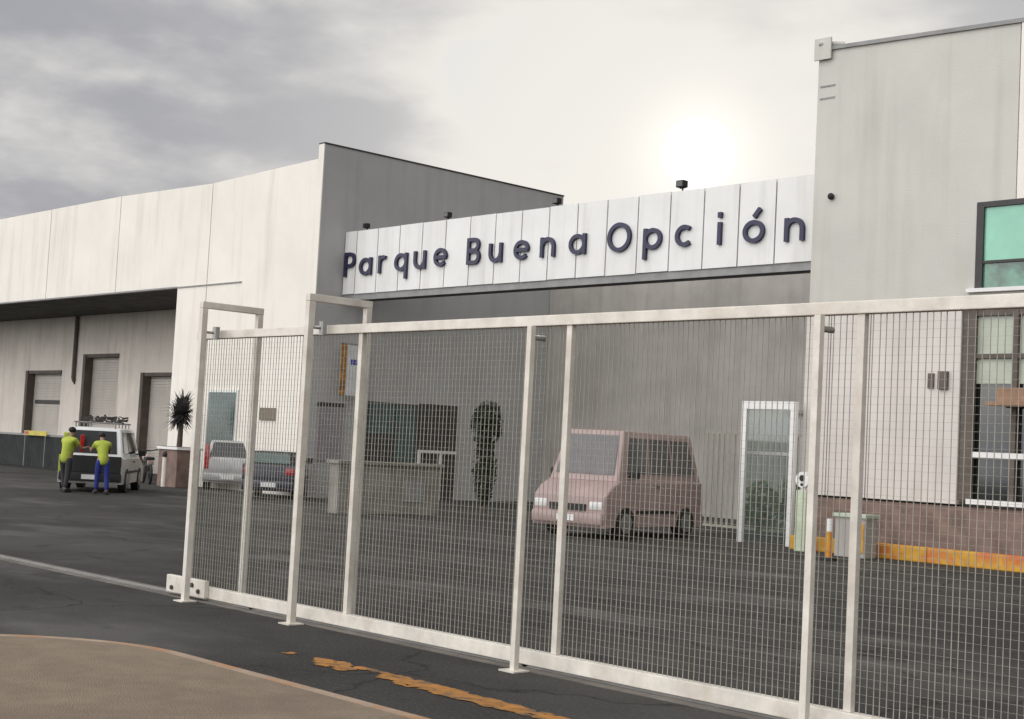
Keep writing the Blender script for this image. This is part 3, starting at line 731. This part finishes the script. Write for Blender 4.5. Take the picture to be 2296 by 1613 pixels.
def person(loc, rz, label, trousers, lean=.35, reach=.6, scale=1.0, stride=.12):
    sl_, cl_ = math.sin(lean), math.cos(lean)
    def T_(x, y, z):       # torso points lean forward about the hip at z .92
        h = z - .92; return (x * cl_ + h * sl_, y, .92 + h * cl_ - x * sl_)
    hip = (0, 0, .93)
    tor = [(hip, (.13, .10)), (T_(0, 0, 1.10), (.135, .095)), (T_(0, 0, 1.28), (.15, .105)), (T_(0, 0, 1.42), (.12, .085)), (T_(0.01, 0, 1.50), .055), (T_(.02, 0, 1.57), .068), (T_(.03, 0, 1.66), .088), (T_(.02, 0, 1.735), .06)]
    body = [tor, [(T_(.03, 0, 1.66), .088), (T_(.125, 0, 1.635), .016)]]
    legs = []; sleeves = []
    for s_ in (1, -1):
        k = s_ * stride
        leg = [(hip, (.13, .10)), ((0, s_ * .10, .86), .092), ((.03 + k * .5, s_ * .11, .50), .058), ((k, s_ * .12, .10), .042)]
        foot = [((k, s_ * .12, .10), .042), ((k + .05, s_ * .125, .045), .042), ((k + .17, s_ * .135, .035), .032)]
        body += [leg, foot]; legs.append([(p, (q if not isinstance(q, tuple) else q[0]) + .02) for p, q in leg[1:]] if s_ < 0 else [((0, 0, .93), .12)] + [(p, (q if not isinstance(q, tuple) else q[0]) + .02) for p, q in leg[1:]])
        sh = T_(0, s_ * .19, 1.41); el = Vector(sh) + Vector((.16 * (1 + reach), s_ * .05, -.22)); wr = el + Vector((.24, -s_ * .03, .02 + .1 * reach))
        arm = [(T_(0, 0, 1.42), (.12, .085)), (sh, .055), (tuple(el), .040), (tuple(wr), .027), (tuple(wr + Vector((.06, 0, 0))), .034)]
        body.append(arm)
        pc = wr + Vector((.06, 0, 0))
        for f in range(4):
            b0 = pc + Vector((.045, s_ * (f - 1.5) * .02, 0)); b1 = b0 + Vector((.035 + (.008 if f in (1, 2) else 0), 0, -.012)); b2 = b1 + Vector((.022, 0, -.024))
            body.append([(tuple(pc), .034), (tuple(b0), .010), (tuple(b1), .009), (tuple(b2), .008)])
        t0 = pc + Vector((.005, -s_ * .038, -.005)); body.append([(tuple(pc), .034), (tuple(t0), .011), (tuple(t0 + Vector((.035, -s_ * .012, -.012))), .009)])
        sleeves.append([(T_(0, 0, 1.41), (.17, .135)), (sh, .078), (tuple(Vector(sh) + (el - Vector(sh)) * .6), .056)])
    e = empty('person', loc, label, 'person', rz=rz); e.scale = (scale,) * 3
    bd = skin_mesh('body', body, M['skin'], e, 1)
    skin_mesh('vest', [[((0, 0, .76), (.165, .15)), ((0, 0, .90), (.18, .155)), (T_(0, 0, 1.10), (.185, .15)), (T_(0, 0, 1.28), (.205, .155)), (T_(0, 0, 1.41), (.17, .135)), (T_(0, 0, 1.50), .085)]] + sleeves, M['hivis'], e, 1)
    legs[1] = [((0, 0, .93), .12)] + legs[1]
    skin_mesh('trousers', legs, trousers, e, 1)
    for s_ in (1, -1):
        b = MB(); k = s_ * stride; b.box(k - .07, k + .21, s_ * .13 - .05, s_ * .13 + .05, 0.0, .10, .03); b.build('shoe', M['black'], e, smooth=True)
        b = MB(); b.ball(T_(.105, s_ * .032, 1.665), .011); b.build('eye', M['hair'], e)
    c = Vector(T_(.005, 0, 1.70)); b = MB(); b.ball(c, .105, (1.05, .92, .85)); b.build('hair', M['hair'], e, smooth=True)
    return e
pa = at(226, 1109, Z=0); pb = at(143, 1104, Z=0)
person((pa.x, pa.y, 0), hd + .35, 'person in lime vest and blue trousers leaning into the back of the van', M['jeans'], lean=.50, reach=.7, scale=.92)
person((pb.x, pb.y, 0), hd - .5, 'person in lime vest and dark trousers at the left corner of the van', M['darkcloth'], lean=.22, reach=.3, scale=.93)
# load on the rack: branches and a rolled mat, top-level things
ld = MB()
for i in range(46):
    p = Vector((random.uniform(-1.2, .7), random.uniform(-.55, .55), 1.66 + .15 + random.uniform(0, .12)))
    d = Vector((random.uniform(-.5, .5), random.uniform(-.2, .2), random.uniform(-.02, .05)))
    ld.tube(p, p + d, random.uniform(.012, .035), 6)
ldo = ld.build('roof_load', M['leafdull']); ldo.location = suv.location; ldo.rotation_euler = suv.rotation_euler
tag(ldo, 'bundle of dark branches and poles lying on the roof rack of the far left van', 'load')

car('parked_van', (-20.3, 22.1, 0), R(-80), 'van coloured pink after a lens glow, behind the wire mesh, coming out under the Buena Opción sign', 'van', L=3.8, Wd=1.7, H_=2.12, paint='red', glass='vanglass', belt=1.14, hood=.55, ws=.35)
h1 = at(520, 1100, Z=0)
car('silver_hatchback', (h1.x - 1.2, h1.y + .8, 0), math.atan2(.62, -.78), 'silver hatchback with tall red tail lights seen between the left gate posts', 'car', L=3.5, Wd=1.5, H_=1.48, paint='carsilver', tall_lights=True, hood=.7)
h2 = at(608, 1120, Z=0)
car('parked_car', (h2.x - 1.2, h2.y + .95, 0), math.atan2(.66, -.75), 'low dark car with red tail lights parked under the small brown wall plate', 'car', L=3.4, Wd=1.42, H_=1.26, paint='carblue', hood=.8, glass='tealglass', roofmat='black')

# motorcycle near the yucca
def motorcycle(loc, rz, label):
    o = empty('motorcycle', loc, label, 'motorcycle', rz=rz)
    for x in (-.62, .62):
        b = MB(); n = 20
        b.path([(x + .29 * math.cos(2 * math.pi * i / n), 0, .31 + .29 * math.sin(2 * math.pi * i / n)) for i in range(n + 1)], .045, 6)
        b.tube((x, -.05, .31), (x, .05, .31), .06, 10)
        for k in range(3): b.tube((x - .28 * math.cos(k * 1.047), 0, .31 - .28 * math.sin(k * 1.047)), (x + .28 * math.cos(k * 1.047), 0, .31 + .28 * math.sin(k * 1.047)), .008, 6)
        b.build('wheel', M['black'], o, smooth=True)
    b = MB(); b.path([(.62, .0, .31), (.45, 0, .85), (.38, 0, 1.0)], .03); b.path([(-.62, 0, .31), (-.1, 0, .42), (.35, 0, .8)], .035); b.box(-.2, .22, -.13, .13, .3, .56, .04); b.build('frame', M['trimdark'], o)
    b = MB(); b.ball((.14, 0, .80), .2, (1.3, .75, .7)); b.build('fuel_tank', M['red'], o, smooth=True)
    b = MB(); b.box(-.7, -.5, -.09, .09, .60, .735, .02); b.build('tail', M['red'], o, smooth=True)
    b = MB(); b.box(-.62, -.02, -.13, .13, .74, .84, .04); b.build('seat', M['black'], o, smooth=True)
    b = MB(); b.path([(.3, -.36, 1.08), (.4, -.15, 1.02), (.4, .15, 1.02), (.3, .36, 1.08)], .018); b.tube((.36, .3, 1.05), (.38, .38, 1.25), .012); b.ball((.38, .38, 1.27), .06, (.4, 1, .8)); b.build('handlebar', M['black'], o)
    b = MB(); b.ball((.5, 0, .92), .1); b.build('headlight', M['lampclear'], o, smooth=True)
    return o
mp_ = at(330, 1040, Y=22.9)
motorcycle((mp_.x, mp_.y, 0), R(160), 'dark motorcycle parked between the far left van and the spiky plant')

# ---------------- yard furniture and plants ----------------
# yucca in a brown planter
yp = at(404, 1000, Y=22.8)
pl = empty('planter_box', (yp.x, yp.y, 0), 'brown planter box holding the spiky dark plant', 'planter')
b = MB(); b.box(-.55, .55, -.4, .4, 0, 1.12, .02); b.build('box', M['plinth'], pl)
b = MB(); b.box(-.6, .6, -.45, .45, 1.121, 1.2, .01); b.build('rim', M['white'], pl)
b = MB(); b.box(-.5, .5, -.36, .36, 1.201, 1.212); b.build('soil', M['bark'], pl)
yu = empty('yucca', (yp.x - .05, yp.y, 1.2), 'spiky dark yucca standing in the brown planter by the gate end', 'plant')
b = MB(); b.tube((0, 0, 0), (.02, 0, .8), .09, 10, .07); b.tube((.02, 0, .55), (-.25, .1, .9), .05); b.tube((.02, 0, .6), (.25, -.1, 1.0), .05); b.build('trunk', M['bark'], yu)
b = MB()
for cx_, cy_, cz_ in ((0.02, 0, 1.0), (-.38, .1, .85), (.34, -.1, 1.0), (-.1, .1, 1.25), (-.3, .1, 1.1)):
    for i in range(150):
        a = random.uniform(0, 2 * math.pi); e = R(random.uniform(-55, 85)); l = random.uniform(.3, .62)
        d = Vector((math.cos(a) * math.cos(e), math.sin(a) * math.cos(e), math.sin(e)))
        p = Vector((cx_, cy_, cz_)); q = p + d * l; q.z -= .06 * l
        s = d.cross(Vector((0, 0, 1))).normalized() * .036
        b.quad(p - s, p + s, q + s * .15, q - s * .15)
b.build('leaves', M['leafdull'], yu)
# white bollard
bl = at(370, 1040, Y=22.4)
o = empty('bollard', (bl.x, bl.y, 0), 'short cream bollard with black ball top left of the planter', 'bollard')
b = MB(); b.tube((0, 0, 0), (0, 0, .88), .085, 14); b.build('post', M['gate'], o, smooth=True)
b = MB(); b.ball((0, 0, .96), .1); b.build('cap', M['black'], o, smooth=True)
# dark screen wall at the far left, yellow cap
o = empty('boundary_screen', (-58, 26.0, 0), 'low black screened fence in front of the loading doors at the left edge', 'fence')
b = MB()
x = -24.0
while x < 7.0:
    b.box(x, x + .14, -.03, .03, 0.0, 1.22); x += .155
b.build('panel', M['hedge'], o)
b = MB(); b.box(-24.0, 7.0, -.05, .05, 1.221, 1.30); b.build('top_rail', M['trimgrey'], o)
b = MB(); b.box(2.1, 3.3, -.5, -.1, 0, 1.22, .02); 
o2 = empty('warning_board', (-55.4, 25.9, 0), 'small yellow and red board on the screened fence, left of the van', 'sign')
b.bm.free()
b = MB(); b.box(-1.0, 1.0, -.09, -.055, 1.24, 1.42, .005); b.build('board', mat('pale yellow board', (.65, .55, .10), .6), o2)
b = MB(); b.box(-.95, -.6, -.096, -.0905, 1.28, 1.40); b.build('red_stripe', M['lampred'], o2)
for sx in (-.9, .9):
    b = MB(); b.tube((sx, -.075, 0), (sx, -.075, 1.24), .02); b.build('leg', M['trimgrey'], o2)

# banner
o = empty('banner', (SX + .3, 25.1, 0), 'tall white banner with an orange edge hung on the grey wall', 'banner')
b = MB(); b.box(-.02, .0, -.1, .62, 2.95, 4.4); b.build('cloth', M['cloth'], o)
b = MB(); b.box(-.02, .012, -.30, -.101, 2.95, 4.42); b.build('edge_stripe', M['orange'], o)
b = MB(); b.box(.001, .008, .05, .5, 3.85, 4.0); b.build('blue_stripe', M['blue'], o)
b = MB(); b.tube((0, -.35, 4.45), (0, .7, 4.45), .025); b.build('pole', M['steel'], o)

# low beige wall inside the gate, with a tree behind it
o = empty('low_wall', (-26.6, 19.6, 0), 'low dull beige wall standing behind the mesh, left of the pinkish van', 'wall')
b = MB(); b.box(-.35, .0, 0, 3.0, 0, 1.12, .01); b.build('wall', M['lowwall'], o)
b = MB(); b.box(-.42, .07, -.06, 3.06, 1.121, 1.2, .01); b.build('coping', M['lowwall'], o)
b = MB(); b.box(.001, .03, 1.9, 2.5, .3, .8); b.build('vent', M['trimgrey'], o)

def leafcloud(center, rad, n, size, flat=1.0):
    b = MB()
    for i in range(n):
        while True:
            p = Vector((random.uniform(-1, 1), random.uniform(-1, 1), random.uniform(-1, 1)))
            if p.length < 1 and noise.noise(p * 2.1 + Vector(center)) > -.18: break
        p = Vector((p.x * rad[0], p.y * rad[1], p.z * rad[2])) + Vector(center)
        a = Vector((random.gauss(0, 1), random.gauss(0, 1), random.gauss(0, 1))).normalized(); c = a.orthogonal().normalized()
        s = size * random.uniform(.6, 1.4)
        d = a.cross(c) * s * .45; e = c * s
        b.quad(p - e, p + d, p + e, p - d)
    return b
tr = empty('slender_tree', (-27.6, 24.9, 0), 'slender dark green tree behind the low beige wall', 'tree')
b = MB(); b.tube((0, 0, 0), (.04, .02, 1.3), .08, 10, .06); b.tube((.04, .02, 1.3), (0, 0, 2.2), .06, 8, .03)
for a in (0, 1.3, 2.6, 4, 5.2): b.tube((.02, 0, 1.5), (.25 * math.cos(a), .25 * math.sin(a), 2.2), .028, 6, .01)
b.build('trunk', M['bark'], tr)
leafcloud((0, 0, 2.25), (.42, .4, .6), 1500, .06).build('crown', M['leafdark'], tr)
leafcloud((0, 0, 1.1), (.3, .3, .95), 1300, .06).build('creeper', M['leafdark'], tr)

def bush(x, y, rx, h, label, mt_='leaf', n=900):
    o = empty('bush', (x, y, 0), label, 'bush', group='bushes in the entrance')
    b = MB()
    for i in range(7): a = i * .9; b.tube((0, 0, 0), (rx * .6 * math.cos(a), rx * .6 * math.sin(a), h * .8), .015, 6, .006)
    b.build('stems', M['bark'], o)
    leafcloud((0, 0, h * .55), (rx, rx, h * .5), n, .07).build('leaves', M[mt_], o)
bush(-19.3, 26.9, .62, 1.35, 'round green bush seen through the white framed glass door')
bush(-20.9, 27.6, .5, 1.15, 'smaller green bush between the steel bars and the glass door', 'leaf', 700)
bush(-18.2, 28.4, .5, 1.9, 'tall dark bush deeper behind the glass door', 'leafdark', 900)
bush(-33.2, 25.8, .5, 1.0, 'low green bush at the foot of the grey side wall', 'leaf', 700)

# steel bar screen between the van and the door
o = empty('bar_fence', (-23.4, 28.6, 0), 'pale vertical bar fence standing behind the pinkish van', 'fence')
for i in range(19):
    b = MB(); b.tube((i * .17, 0, .05), (i * .17, 0, 2.3), .022, 8); b.build('bar', M['wire'], o)
b = MB(); b.box(-.05, 3.15, -.025, .025, 2.3, 2.36); b.build('top_rail', M['wire'], o)
b = MB(); b.box(-.05, 3.15, -.025, .025, 0.0, .06); b.build('bottom_rail', M['wire'], o)
# wall lamp strip and back door in the entrance
b = MB(); b.box(-24.5, -20.2, 33.2, 33.29, 3.05, 3.15); P(b, 'wall_ledge', M['trimgrey'], en)
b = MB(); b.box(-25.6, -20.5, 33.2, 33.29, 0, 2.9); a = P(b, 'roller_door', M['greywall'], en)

# reader pedestal, orange post, cabinet
pp = at(1800, 1175, Y=23.0)
o = empty('reader_pedestal', (pp.x, 23.0, 0), 'pale green access reader pedestal with round head by the gate post', 'pedestal')
b = MB(); b.box(-.12, .12, -.1, .1, 0, 1.15, .02); b.build('pillar', mat('pale green paint', (.55, .62, .45), .5), o)
b = MB(); b.tube((0, -.08, 1.35), (0, .08, 1.35), .15, 20); b.box(-.04, .04, -.04, .04, 1.15, 1.22); b.build('head', M['white'], o, smooth=True)
b = MB(); b.tube((0, -.09, 1.38), (0, -.0805, 1.38), .06, 14); b.tube((0, -.09, 1.26), (0, -.0805, 1.26), .03, 12); b.build('lens', M['black'], o)
pp = at(1858, 1240, Y=21.5)
o = empty('marker_post', (pp.x, 21.5, 0), 'orange and white marker post left of the painted kerb', 'post')
b = MB(); b.tube((0, 0, 0), (0, 0, .5), .06, 12); b.build('lower_sleeve', M['yellow'], o, smooth=True)
b = MB(); b.tube((0, 0, .501), (0, 0, .72), .06, 12); b.build('white_band', M['white'], o, smooth=True)
b = MB(); b.box(-.12, .12, -.12, .12, 0.001, .05, .01); b.build('foot', M['black'], o)
pp = at(1897, 1215, Y=22.6)
o = empty('meter_cabinet', (pp.x, 22.9, 0), 'low cabinet with a pale green lid at the left end of the painted kerb', 'cabinet')
b = MB(); b.box(-.32, .32, -.2, .2, 0, .72, .02); b.build('cabinet_body', M['portal'], o)
b = MB(); b.box(-.36, .36, -.24, .24, .721, .79, .01); b.build('lid', mat('pale green lid', (.50, .58, .46), .5), o)
b = MB(); b.box(.02, .3, -.214, -.2005, .1, .62); b.build('door', M['yellow'], o)
